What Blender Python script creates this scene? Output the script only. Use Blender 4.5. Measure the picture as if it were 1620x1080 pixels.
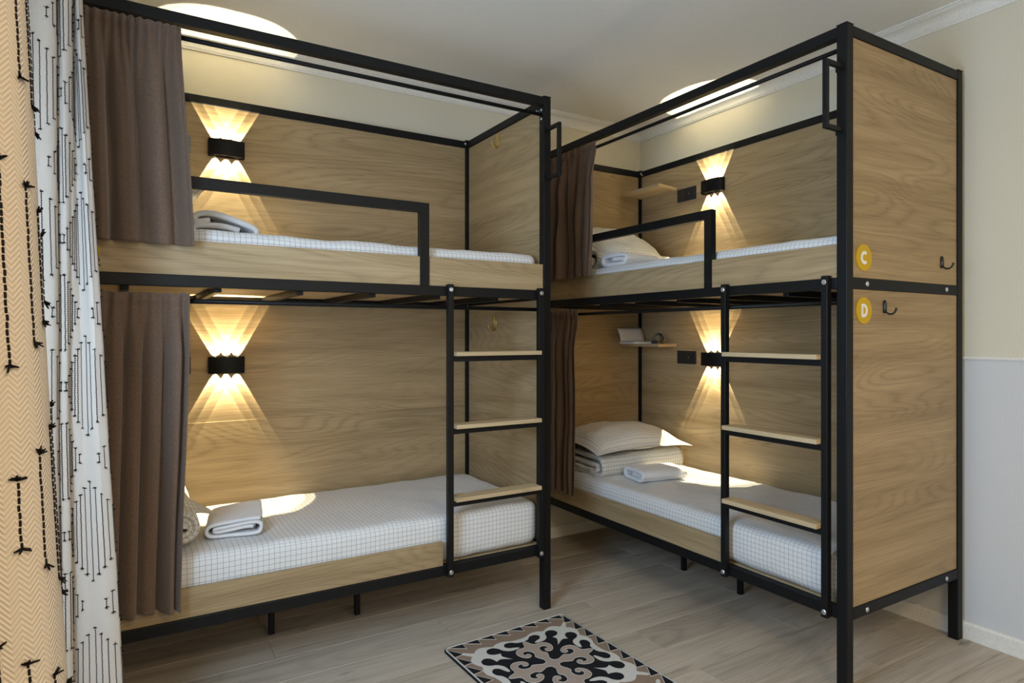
import bpy, bmesh, math, random
from math import sin, cos, pi, radians, sqrt, atan2
from mathutils import Vector, Matrix, noise

for o in list(bpy.data.objects):
    bpy.data.objects.remove(o)
S = bpy.context.scene
COL = S.collection
random.seed(7)

# ------------------------------------------------------------------ camera
YAW, ROLL = radians(31.10), radians(0.12)
cam_d = bpy.data.cameras.new('camera')
cam = bpy.data.objects.new('camera', cam_d)
COL.objects.link(cam)
cam.location = (0, 0, 1.2848)
cam.rotation_euler = (radians(90), 0, -YAW)
cam.rotation_mode = 'XYZ'
cam_d.sensor_width = 36.0
cam_d.sensor_fit = 'HORIZONTAL'
cam_d.lens = 1011.09 / 1620 * 36.0
cam_d.shift_y = -(540 - 529.3) / 1620
cam_d.clip_start = 0.02
cam_d.clip_end = 60
S.camera = cam

# ------------------------------------------------------------------ exposure, world and large lights
S.view_settings.view_transform = 'Standard'
S.view_settings.look = 'None'
S.view_settings.gamma = 1.0
S.view_settings.use_curve_mapping = False
S.view_settings.exposure = 0.34

W = bpy.data.worlds.new('world')
S.world = W
W.use_nodes = True
W.node_tree.nodes['Background'].inputs[0].default_value = (0.72, 0.84, 1.0, 1)
W.node_tree.nodes['Background'].inputs[1].default_value = 1.0

def area(name, loc, target, sx, sy, power, color, spread=180):
    d = bpy.data.lights.new(name, 'AREA')
    d.shape = 'RECTANGLE'
    d.size, d.size_y = sx, sy
    d.energy = power
    d.color = color
    d.spread = radians(spread)
    o = bpy.data.objects.new(name, d)
    COL.objects.link(o)
    o.location = loc
    o.rotation_euler = (Vector(target) - Vector(loc)).to_track_quat('-Z', 'Z').to_euler()
    return o

# daylight through the window in the left wall
area('window_daylight', (-0.44, 1.13, 1.50), (3.0, 1.13, 1.0), 0.95, 1.50, 64, (0.49, 0.72, 1.0))
# added fill panel behind the camera, no window there; opens the shadows
area('rear_fill_panel', (1.7, -2.16, 1.75), (1.7, 3.0, 1.9), 1.6, 1.3, 16, (1.0, 0.96, 0.90))
# warm ceiling lamp of the entrance, behind the camera
area('entrance_ceiling_lamp', (0.55, -1.1, 2.64), (0.55, -1.1, 0), 0.5, 0.5, 26, (1.0, 0.80, 0.52))
# added warm spot without a fixture, turns the nearest curtain orange
sd = bpy.data.lights.new('curtain_fill_spot', 'SPOT')
sd.energy = 15
sd.color = (1.0, 0.62, 0.24)
sd.spot_size = radians(34)
sd.spot_blend = 0.8
sd.shadow_soft_size = 0.06
so = bpy.data.objects.new('curtain_fill_spot', sd)
COL.objects.link(so)
so.location = (0.35, -0.75, 1.9)
so.rotation_euler = (Vector((-0.14, 0.66, 1.28)) - Vector(so.location)).to_track_quat('-Z', 'Z').to_euler()

# ------------------------------------------------------------------ material helpers
def mat(name):
    m = bpy.data.materials.new(name)
    m.use_nodes = True
    nt = m.node_tree
    b = nt.nodes['Principled BSDF']
    return m, nt, b

def N(nt, typ, **kw):
    n = nt.nodes.new(typ)
    for k, v in kw.items():
        if k in n.inputs.keys():
            n.inputs[k].default_value = v
        else:
            setattr(n, k, v)
    return n

def math_n(nt, op, a, b=None, c=None):
    n = nt.nodes.new('ShaderNodeMath')
    n.operation = op
    for i, x in enumerate((a, b, c)):
        if x is None:
            continue
        if isinstance(x, (int, float)):
            n.inputs[i].default_value = x
        else:
            nt.links.new(x, n.inputs[i])
    return n.outputs[0]

def ramp(nt, fac, stops):
    r = nt.nodes.new('ShaderNodeValToRGB')
    el = r.color_ramp.elements
    while len(el) > 1:
        el.remove(el[-1])
    el[0].position, el[0].color = stops[0][0], (*stops[0][1], 1)
    for p, c in stops[1:]:
        e = el.new(p)
        e.color = (*c, 1)
    nt.links.new(fac, r.inputs[0])
    return r.outputs[0]

def mixc(nt, fac, a, b, mode='MIX'):
    n = nt.nodes.new('ShaderNodeMix')
    n.data_type = 'RGBA'
    n.blend_type = mode
    for sock, x in ((n.inputs[0], fac), (n.inputs[6], a), (n.inputs[7], b)):
        if isinstance(x, (int, float)):
            sock.default_value = x
        elif isinstance(x, tuple):
            sock.default_value = (*x, 1)
        else:
            nt.links.new(x, sock)
    return n.outputs[2]

def bump(nt, b, h, strength=0.3, dist=0.002):
    n = nt.nodes.new('ShaderNodeBump')
    n.inputs['Strength'].default_value = strength
    n.inputs['Distance'].default_value = dist
    nt.links.new(h, n.inputs['Height'])
    nt.links.new(n.outputs[0], b.inputs['Normal'])

def noise_n(nt, vec, scale=1.0, detail=3.0, rough=0.5, dist=0.0):
    n = nt.nodes.new('ShaderNodeTexNoise')
    n.inputs['Scale'].default_value = scale
    n.inputs['Detail'].default_value = detail
    n.inputs['Roughness'].default_value = rough
    n.inputs['Distortion'].default_value = dist
    if vec is not None:
        nt.links.new(vec, n.inputs['Vector'])
    return n.outputs[0]

def plain(name, col, rough=0.6, metal=0.0, bscale=0.0, bstr=0.1, bdist=0.001, spec=0.5):
    m, nt, b = mat(name)
    b.inputs['Base Color'].default_value = (*col, 1)
    b.inputs['Roughness'].default_value = rough
    b.inputs['Metallic'].default_value = metal
    b.inputs['Specular IOR Level'].default_value = spec
    tc = nt.nodes.new('ShaderNodeTexCoord')
    if bscale:
        h = noise_n(nt, tc.outputs['Object'], bscale, 2)
        bump(nt, b, h, bstr, bdist)
        c = ramp(nt, h, [(0.3, tuple(x * .93 for x in col)), (0.7, tuple(min(1, x * 1.05) for x in col))])
        nt.links.new(c, b.inputs['Base Color'])
    return m

def uvscaled(nt, su, sv, rnd=True):
    tc = nt.nodes.new('ShaderNodeTexCoord')
    src = tc.outputs['UV']
    if rnd:
        oi = nt.nodes.new('ShaderNodeObjectInfo')
        cx = nt.nodes.new('ShaderNodeCombineXYZ')
        nt.links.new(math_n(nt, 'MULTIPLY', oi.outputs['Random'], 37.0), cx.inputs[0])
        nt.links.new(math_n(nt, 'MULTIPLY', oi.outputs['Random'], 91.0), cx.inputs[1])
        ad = nt.nodes.new('ShaderNodeVectorMath')
        ad.operation = 'ADD'
        nt.links.new(src, ad.inputs[0])
        nt.links.new(cx.outputs[0], ad.inputs[1])
        src = ad.outputs[0]
    out = []
    for a, c in zip(su, sv):
        mp = nt.nodes.new('ShaderNodeMapping')
        mp.inputs['Scale'].default_value = (a, c, 1)
        nt.links.new(src, mp.inputs[0])
        out.append(mp.outputs[0])
    return out

def wood(name, light, mid, dark, rough=0.5, ring=7.0, objvar=0.0, fine=0.42, knots=False):
    m, nt, b = mat(name)
    v_h, v_t, v_f, v_p, v_b = uvscaled(nt, (0.62, 0.8, 3.5, 1.8, 0.5), (4.2, 14.0, 240.0, 60.0, 3.2))
    h = noise_n(nt, v_h, 1.0, 1.0, 0.4, 0.35)
    wob = noise_n(nt, v_p, 1.0, 2.0, 0.5)
    hh = math_n(nt, 'ADD', h, math_n(nt, 'MULTIPLY', wob, 0.022))
    rings = math_n(nt, 'PINGPONG', math_n(nt, 'MULTIPLY', hh, ring * 4.3), 0.5)
    rings = math_n(nt, 'POWER', math_n(nt, 'MULTIPLY', rings, 2.0), 2.6)
    t = noise_n(nt, v_t, 1.0, 4.0, 0.6)
    f = noise_n(nt, v_f, 1.0, 3.0, 0.6)
    pch = noise_n(nt, v_b, 1.0, 2.0, 0.5)
    base = ramp(nt, t, [(0.30, dark), (0.46, mid), (0.62, light)])
    base = mixc(nt, math_n(nt, 'MULTIPLY', ramp(nt, pch, [(0.50, (0, 0, 0)), (0.68, (1, 1, 1))]), 0.45), base, dark)
    # growth rings show in some zones only
    zone = ramp(nt, pch, [(0.36, (0.25, 0.25, 0.25)), (0.56, (1, 1, 1))])
    rm = math_n(nt, 'MULTIPLY', math_n(nt, 'MULTIPLY', rings, math_n(nt, 'SUBTRACT', 1.25, f)), zone)
    c = mixc(nt, math_n(nt, 'MULTIPLY', rm, 0.85), base, tuple(x * .66 for x in dark))
    c = mixc(nt, fine, c, mixc(nt, ramp(nt, f, [(0.35, (0, 0, 0)), (0.65, (1, 1, 1))]), tuple(x * .70 for x in mid), light), 'MIX')
    if knots:
        v_k, = uvscaled(nt, (2.3,), (13.0,))
        kn = ramp(nt, noise_n(nt, v_k, 1.0, 3.0, 0.62), [(0.64, (0, 0, 0)), (0.76, (1, 1, 1))])
        c = mixc(nt, math_n(nt, 'MULTIPLY', kn, 0.8), c, tuple(x * .45 for x in dark))
    if objvar:
        oi = nt.nodes.new('ShaderNodeObjectInfo')
        val = math_n(nt, 'ADD', 1.0 - objvar, math_n(nt, 'MULTIPLY', oi.outputs['Random'], 2 * objvar))
        hs = nt.nodes.new('ShaderNodeHueSaturation')
        nt.links.new(val, hs.inputs['Value'])
        nt.links.new(c, hs.inputs['Color'])
        c = hs.outputs[0]
    nt.links.new(c, b.inputs['Base Color'])
    b.inputs['Roughness'].default_value = rough
    b.inputs['Specular IOR Level'].default_value = 0.35
    bump(nt, b, math_n(nt, 'ADD', math_n(nt, 'MULTIPLY', f, 0.6), math_n(nt, 'MULTIPLY', rings, -0.25)), 0.22, 0.0006)
    return m

def grid_cloth(name, base, line, pitch=0.0195, lw=0.058):
    m, nt, b = mat(name)
    tc = nt.nodes.new('ShaderNodeTexCoord')
    sp = nt.nodes.new('ShaderNodeSeparateXYZ')
    nt.links.new(tc.outputs['UV'], sp.inputs[0])
    lines = []
    for i in (0, 1):
        f = math_n(nt, 'FRACT', math_n(nt, 'DIVIDE', sp.outputs[i], pitch))
        lines.append(math_n(nt, 'LESS_THAN', f, lw))
    l = math_n(nt, 'MAXIMUM', lines[0], lines[1])
    nz = noise_n(nt, tc.outputs['Object'], 14, 3)
    l = math_n(nt, 'MULTIPLY', l, 0.88)
    c = mixc(nt, l, base, line)
    nt.links.new(c, b.inputs['Base Color'])
    b.inputs['Roughness'].default_value = 0.85
    b.inputs['Specular IOR Level'].default_value = 0.15
    b.inputs['Sheen Weight'].default_value = 0.15
    wv = noise_n(nt, tc.outputs['UV'], 900, 1)
    bump(nt, b, math_n(nt, 'ADD', math_n(nt, 'MULTIPLY', nz, 4.0), math_n(nt, 'MULTIPLY', wv, 0.15)), 0.35, 0.004)
    return m

M = {}
M['metal'] = plain('black_powder_coat', (0.0075, 0.0075, 0.0078), 0.46, 0.0, 900, 0.12, 0.0004, 0.20)
M['panel'] = wood('oak_laminate', (0.465, 0.342, 0.192), (0.372, 0.263, 0.136), (0.238, 0.159, 0.076))
M['tread'] = wood('pale_beech', (0.62, 0.48, 0.29), (0.55, 0.41, 0.235), (0.46, 0.33, 0.18), 0.5, 4, 0, 0.3)
M['floor'] = wood('grey_oak_plank', (0.60, 0.52, 0.42), (0.51, 0.435, 0.345), (0.33, 0.27, 0.205), 0.45, 5, 0.07, 0.45, True)
M['seam'] = plain('plank_groove_glint', (0.55, 0.50, 0.43), 0.6)  # pale base under the planks: light caught in the grooves, put into the colour
M['sheet'] = grid_cloth('checked_cotton', (0.75, 0.735, 0.715), (0.11, 0.11, 0.12))
M['duvet'] = grid_cloth('checked_cotton_cream', (0.77, 0.74, 0.68), (0.10, 0.095, 0.09), 0.0185, 0.075)
M['cream_wall'] = plain('cream_wall_paint', (0.705, 0.655, 0.525), 0.8, 0, 260, 0.12, 0.0008, 0.2)
M['white_wall'] = plain('off_white_wall_paint', (0.645, 0.655, 0.665), 0.8, 0, 260, 0.12, 0.0008, 0.2)
M['ceiling'] = plain('white_ceiling_paint', (0.81, 0.79, 0.74), 0.85, 0, 200, 0.08, 0.0006, 0.2)
M['plaster'] = plain('white_plaster_moulding', (0.80, 0.78, 0.73), 0.6, 0, 120, 0.05, 0.0005, 0.3)
M['steel'] = plain('zinc_bolt', (0.62, 0.66, 0.68), 0.3, 0.9)
M['brass'] = plain('brass_wire', (0.75, 0.52, 0.16), 0.28, 1.0)
M['black_gloss'] = plain('black_lacquer', (0.012, 0.012, 0.012), 0.25)
M['plastic'] = plain('black_plastic', (0.022, 0.023, 0.025), 0.35)
M['grey_plastic'] = plain('grey_plastic', (0.17, 0.18, 0.19), 0.4)
M['acrylic'] = plain('yellow_acrylic', (0.60, 0.385, 0.003), 0.35, 0, 0, 0.1, 0.001, 0.3)
M['letter'] = plain('white_vinyl', (0.84, 0.84, 0.84), 0.5)
M['paper'] = plain('white_paper', (0.74, 0.73, 0.72), 0.8)
M['black_felt'] = plain('black_felt', (0.018, 0.018, 0.021), 0.95, 0, 700, 0.7, 0.003, 0.1)
M['brown_felt'] = plain('brown_felt', (0.300, 0.215, 0.155), 0.95, 0, 500, 0.8, 0.003, 0.1)
M['beige_felt'] = plain('beige_felt', (0.42, 0.335, 0.275), 0.95, 0, 500, 0.8, 0.003, 0.1)
M['cream_felt'] = plain('cream_felt', (0.68, 0.66, 0.60), 0.95, 0, 500, 0.8, 0.003, 0.1)
M['stitch'] = plain('black_yarn', (0.016, 0.015, 0.018), 0.9, 0, 1500, 0.5, 0.001, 0.1)

def towel_mat():
    m, nt, b = mat('white_terry')
    tc = nt.nodes.new('ShaderNodeTexCoord')
    n1 = noise_n(nt, tc.outputs['Object'], 420, 2)
    n2 = noise_n(nt, tc.outputs['Object'], 24, 3)
    b.inputs['Base Color'].default_value = (0.80, 0.79, 0.79, 1)
    b.inputs['Roughness'].default_value = 0.95
    b.inputs['Specular IOR Level'].default_value = 0.1
    b.inputs['Sheen Weight'].default_value = 0.3
    bump(nt, b, math_n(nt, 'ADD', n1, math_n(nt, 'MULTIPLY', n2, 1.5)), 0.6, 0.003)
    return m
M['towel'] = towel_mat()

def brown_cloth():
    m, nt, b = mat('brown_curtain_cloth')
    tc = nt.nodes.new('ShaderNodeTexCoord')
    mp = nt.nodes.new('ShaderNodeMapping')
    mp.inputs['Scale'].default_value = (1, 1, 0.35)
    nt.links.new(tc.outputs['Object'], mp.inputs[0])
    n1 = noise_n(nt, mp.outputs[0], 420, 2)
    c = ramp(nt, n1, [(0.25, (0.118, 0.075, 0.052)), (0.75, (0.188, 0.126, 0.090))])
    nt.links.new(c, b.inputs['Base Color'])
    b.inputs['Roughness'].default_value = 0.95
    b.inputs['Specular IOR Level'].default_value = 0.1
    b.inputs['Sheen Weight'].default_value = 0.25
    bump(nt, b, n1, 0.35, 0.001)
    return m
M['brown'] = brown_cloth()

def herringbone():
    m, nt, b = mat('herringbone_linen')
    tc = nt.nodes.new('ShaderNodeTexCoord')
    sp = nt.nodes.new('ShaderNodeSeparateXYZ')
    nt.links.new(tc.outputs['UV'], sp.inputs[0])
    tri = math_n(nt, 'PINGPONG', sp.outputs[0], 0.0065)
    ph = math_n(nt, 'ADD', sp.outputs[1], math_n(nt, 'MULTIPLY', tri, 1.25))
    s = math_n(nt, 'SINE', math_n(nt, 'MULTIPLY', ph, 2 * pi / 0.0046))
    n1 = noise_n(nt, tc.outputs['UV'], 700, 2)
    h = math_n(nt, 'ADD', s, math_n(nt, 'MULTIPLY', n1, 0.8))
    c = ramp(nt, math_n(nt, 'MULTIPLY_ADD', s, 0.5, 0.5), [(0.0, (0.50, 0.445, 0.385)), (1.0, (0.62, 0.56, 0.495))])
    nt.links.new(c, b.inputs['Base Color'])
    b.inputs['Roughness'].default_value = 0.9
    b.inputs['Specular IOR Level'].default_value = 0.15
    bump(nt, b, h, 0.45, 0.0012)
    return m
M['linen'] = herringbone()

def glow(name, col, st):
    m, nt, b = mat(name)
    b.inputs['Base Color'].default_value = (*col, 1)
    b.inputs['Emission Color'].default_value = (*col, 1)
    b.inputs['Emission Strength'].default_value = st
    return m
M['led'] = glow('led_lens', (1.0, 0.80, 0.48), 2.5)

# ------------------------------------------------------------------ object helpers
def link(name, me, m=None, parent=None, bevel=0, seg=2, smooth=False, solid=0, loc=None):
    if m is not None:
        me.materials.append(M[m] if isinstance(m, str) else m)
    if smooth:
        for p in me.polygons:
            p.use_smooth = True
    o = bpy.data.objects.new(name, me)
    COL.objects.link(o)
    if parent is not None:
        o.parent = parent
    if loc is not None:
        o.location = loc
    if solid:
        md = o.modifiers.new('solid', 'SOLIDIFY')
        md.thickness = solid
        md.offset = 0
    if bevel:
        md = o.modifiers.new('bevel', 'BEVEL')
        md.width = bevel
        md.segments = seg
        md.limit_method = 'ANGLE'
    return o

def thing(name, label, cat, group=None, mtx=None):
    o = bpy.data.objects.new(name, None)
    o.empty_display_size = 0.1
    COL.objects.link(o)
    if mtx is not None:
        o.matrix_world = mtx
    tag(o, label, cat, group)
    return o

def tag(o, label, cat, group=None):
    o['label'] = label
    o['category'] = cat
    if group:
        o['group'] = group
    return o

def struct(o):
    o['kind'] = 'structure'
    return o

class MB:
    """collects boxes, prisms, tubes into one mesh with metric UVs"""
    def __init__(s):
        s.v, s.f, s.uv = [], [], []
    def face(s, pts, uvs=None):
        i = len(s.v)
        s.v += [tuple(p) for p in pts]
        s.f.append(tuple(range(i, i + len(pts))))
        s.uv.append(uvs if uvs else [(p[0], p[1]) for p in pts])
    def box(s, x0, y0, z0, x1, y1, z1):
        i = len(s.v)
        s.v += [(x0, y0, z0), (x1, y0, z0), (x1, y1, z0), (x0, y1, z0), (x0, y0, z1), (x1, y0, z1), (x1, y1, z1), (x0, y1, z1)]
        for q in ((0, 3, 2, 1), (4, 5, 6, 7), (0, 1, 5, 4), (1, 2, 6, 5), (2, 3, 7, 6), (3, 0, 4, 7)):
            s.f.append(tuple(i + k for k in q))
            P = [s.v[i + k] for k in q]
            dx = max(p[0] for p in P) - min(p[0] for p in P)
            dy = max(p[1] for p in P) - min(p[1] for p in P)
            dz = max(p[2] for p in P) - min(p[2] for p in P)
            if dz == 0:
                s.uv.append([(p[0], p[1]) if dx >= dy else (p[1], p[0]) for p in P])
            elif dy == 0:
                s.uv.append([(p[0], p[2]) for p in P])
            else:
                s.uv.append([(p[1], p[2]) for p in P])
        return s
    def prism(s, pts, z0, z1, closed_caps=True):
        """extrude a 2D polygon (ccw) between z0 and z1"""
        n = len(pts)
        i = len(s.v)
        s.v += [(x, y, z0) for x, y in pts] + [(x, y, z1) for x, y in pts]
        for k in range(n):
            a, b = k, (k + 1) % n
            s.f.append((i + a, i + b, i + n + b, i + n + a))
            s.uv.append([(0, 0)] * 4)
        if closed_caps:
            s.f.append(tuple(i + k for k in reversed(range(n))))
            s.uv.append([pts[k] for k in reversed(range(n))])
            s.f.append(tuple(i + n + k for k in range(n)))
            s.uv.append([pts[k] for k in range(n)])
        return s
    def tube(s, pts, r, n=8, cap=True):
        pts = [Vector(p) for p in pts]
        rings = []
        up = Vector((0, 0, 1))
        prev = None
        for k, p in enumerate(pts):
            t = (pts[min(k + 1, len(pts) - 1)] - pts[max(k - 1, 0)]).normalized()
            if prev is None:
                a = t.cross(up)
                if a.length < 1e-3:
                    a = t.cross(Vector((1, 0, 0)))
            else:
                a = prev - t * prev.dot(t)
            a.normalize()
            prev = a
            b = t.cross(a)
            rr = r[k] if isinstance(r, (list, tuple)) else r
            i = len(s.v)
            s.v += [tuple(p + (a * cos(2 * pi * j / n) + b * sin(2 * pi * j / n)) * rr) for j in range(n)]
            rings.append(i)
        for q in range(len(rings) - 1):
            for j in range(n):
                s.f.append((rings[q] + j, rings[q] + (j + 1) % n, rings[q + 1] + (j + 1) % n, rings[q + 1] + j))
                s.uv.append([(j * .01, q * .01)] * 4)
        if cap:
            s.f.append(tuple(rings[0] + j for j in reversed(range(n))))
            s.uv.append([(0, 0)] * n)
            s.f.append(tuple(rings[-1] + j for j in range(n)))
            s.uv.append([(0, 0)] * n)
        return s
    def mesh(s, name, recalc=True):
        me = bpy.data.meshes.new(name)
        me.from_pydata(s.v, [], s.f)
        ul = me.uv_layers.new(name='UVMap')
        k = 0
        for u in s.uv:
            for c in u:
                ul.data[k].uv = c
                k += 1
        if recalc:
            bm = bmesh.new()
            bm.from_mesh(me)
            bmesh.ops.recalc_face_normals(bm, faces=bm.faces)
            bm.to_mesh(me)
            bm.free()
        me.update()
        return me

def box(name, m, parent, x0, y0, z0, x1, y1, z1, bevel=0.0015):
    return link(name, MB().box(x0, y0, z0, x1, y1, z1).mesh(name), m, parent, bevel)

def grid_mesh(name, fn, nu, nv, uvfn=None, close_u=False):
    """fn(i/nu, j/nv) -> point"""
    v, f, uv = [], [], []
    for j in range(nv + 1):
        for i in range(nu + 1):
            v.append(tuple(fn(i / nu, j / nv)))
    for j in range(nv):
        for i in range(nu):
            a = j * (nu + 1) + i
            f.append((a, a + 1, a + nu + 2, a + nu + 1))
            for (ii, jj) in ((i, j), (i + 1, j), (i + 1, j + 1), (i, j + 1)):
                uv.append(uvfn(ii / nu, jj / nv) if uvfn else (ii / nu, jj / nv))
    me = bpy.data.meshes.new(name)
    me.from_pydata(v, [], f)
    ul = me.uv_layers.new(name='UVMap')
    for k, c in enumerate(uv):
        ul.data[k].uv = c
    me.update()
    return me

def sm(t):
    t = max(0.0, min(1.0, t))
    return t * t * (3 - 2 * t)

# ------------------------------------------------------------------ room shell
X0, X1, Y0, Y1, ZC = -0.36, 3.05, -2.2, 3.338, 2.686
CR = 1.186   # dado line height on the right wall
T = 0.12
def wallbox(name, m, *a):
    return struct(box(name, m, None, *a, bevel=0))

fl = struct(box('floor', 'seam', None, X0 - T, Y0 - T, -0.10, X1 + T, Y1 + T, -0.0035, bevel=0))
ce = wallbox('ceiling', 'ceiling', X0 - T, Y0 - T, ZC, X1 + T, Y1 + T, ZC + 0.1)
wallbox('wall_back', 'cream_wall', X0 - T, Y1, 0, X1 + T, Y1 + T, ZC)
wallbox('wall_front', 'cream_wall', X0 - T, Y0 - T, 0, X1 + T, Y0, ZC)
wr = struct(link('wall_right', MB().box(X1, Y0, CR, X1 + T, Y1, ZC).mesh('wall_right'), 'cream_wall'))
lw = MB().box(X1, Y0, 0, X1 + T, Y1, CR)
wl2 = link('lower_wall', lw.mesh('lower_wall'), 'white_wall', wr)
# left wall with its window opening
WY0, WY1, WZ0, WZ1 = 0.68, 1.58, 0.72, 2.28
wl = MB()
wl.box(X0 - T, Y0, 0, X0, WY0, ZC).box(X0 - T, WY1, 0, X0, Y1, ZC)
wl.box(X0 - T, WY0, 0, X0, WY1, WZ0).box(X0 - T, WY0, WZ1, X0, WY1, ZC)
struct(link('wall_left', wl.mesh('wall_left'), 'cream_wall'))
win = struct(link('window_1', MB().box(X0 - 0.08, WY0, WZ0, X0 - 0.03, WY0 + .05, WZ1).box(X0 - 0.08, WY1 - .05, WZ0, X0 - 0.03, WY1, WZ1)
                  .box(X0 - 0.08, WY0, WZ0, X0 - 0.03, WY1, WZ0 + .05).box(X0 - 0.08, WY0, WZ1 - .05, X0 - 0.03, WY1, WZ1).mesh('window_1'), 'plaster'))

# floor planks: rows along X, half-bond
PW, PL = 0.182, 1.38
row0 = 1.374
r = 0
y = row0 - PW * 20
k = -20
planks = {}
while y < Y1:
    off = 2.55 if k % 2 == 0 else 1.888
    off += {1: 0.0, 2: -0.04, 4: 0.05, 6: 0.03, 0: -0.045}.get(k, 0)
    x = off - PL * 3
    while x < X1:
        a, b = max(x, X0), min(x + PL, X1)
        c, d = max(y, Y0), min(y + PW, Y1)
        if b - a > 0.01 and d - c > 0.01:
            key = (round(b - a, 3), round(d - c, 3))
            if key not in planks:
                g = 0.0008
                planks[key] = MB().box(-key[0] / 2 + g, -key[1] / 2 + g, -0.012, key[0] / 2 - g, key[1] / 2 - g, 0).mesh('plank')
                planks[key].materials.append(M['floor'])
            o = bpy.data.objects.new('plank', planks[key])
            COL.objects.link(o)
            o.parent = fl
            o.location = ((a + b) / 2, (c + d) / 2, 0)
            md = o.modifiers.new('bevel', 'BEVEL')
            md.width = 0.0012
            md.segments = 1
        x += PL
    y += PW
    k += 1

def sweep_profile(name, prof, p0, p1, axis_n, m, miter0=0, miter1=0):
    """prof: list of (out, up); run from p0 to p1; axis_n outward normal into the room"""
    p0, p1, n = Vector(p0), Vector(p1), Vector(axis_n)
    d = (p1 - p0).normalized()
    mb = MB()
    k = len(prof)
    a = [p0 + n * u + Vector((0, 0, w)) + d * (u * miter0) for u, w in prof]
    b = [p1 + n * u + Vector((0, 0, w)) - d * (u * miter1) for u, w in prof]
    for i in range(k):
        j = (i + 1) % k
        mb.face([a[i], b[i], b[j], a[j]])
    mb.face(a)
    mb.face(list(reversed(b)))
    return struct(link(name, mb.mesh(name), m))

cov = [(0, -0.0685), (0.006, -0.0685), (0.010, -0.060)]
for i in range(9):
    t = i / 8
    cov.append((0.012 + 0.040 * (1 - cos(t * pi / 2)) , -0.058 + 0.040 * sin(t * pi / 2)))
cov += [(0.052, -0.014), (0.058, -0.014), (0.058, -0.008), (0.066, -0.008), (0.066, 0.0), (0, 0.0)]
sweep_profile('trim_1', cov, (X0, Y1, ZC), (X1, Y1, ZC), (0, -1, 0), 'plaster', 0, 1)
sweep_profile('trim_2', cov, (X1, Y1, ZC), (X1, Y0, ZC), (-1, 0, 0), 'plaster', 1, 0)
bb = [(0, 0), (0.014, 0), (0.014, 0.062), (0.010, 0.068), (0.006, 0.071), (0, 0.071)]
sweep_profile('baseboard_back', bb, (X0, Y1, 0), (X1, Y1, 0), (0, -1, 0), 'plaster', 0, 1)
sweep_profile('baseboard_right', bb, (X1, Y1, 0), (X1, Y0, 0), (-1, 0, 0), 'plaster', 1, 0)
rail = [(0, -0.006), (0.006, -0.006), (0.009, 0.0), (0.006, 0.006), (0, 0.006)]
sweep_profile('trim_3', rail, (X1, Y1, CR), (X1, Y0, CR), (-1, 0, 0), 'plaster')

# ------------------------------------------------------------------ bunk beds
L, Wd, H = 1.98, 0.836, 2.396
ZM0, ZM1, ZB0, ZB1 = 1.4505, 1.491, 0.2594, 0.301
B1 = Matrix.Translation((1.7063 - L, 2.4747, 0))
B2 = Matrix.Translation((2.1941, 1.3306 + L, 0)) @ Matrix.Rotation(radians(-90), 4, 'Z')

def disc(mb, c, axis, r, t, n=14):
    c = Vector(c)
    a = Vector(axis)
    mb.tube([c, c + a * t * .6, c + a * t], [r, r, r * .72], n)

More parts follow.
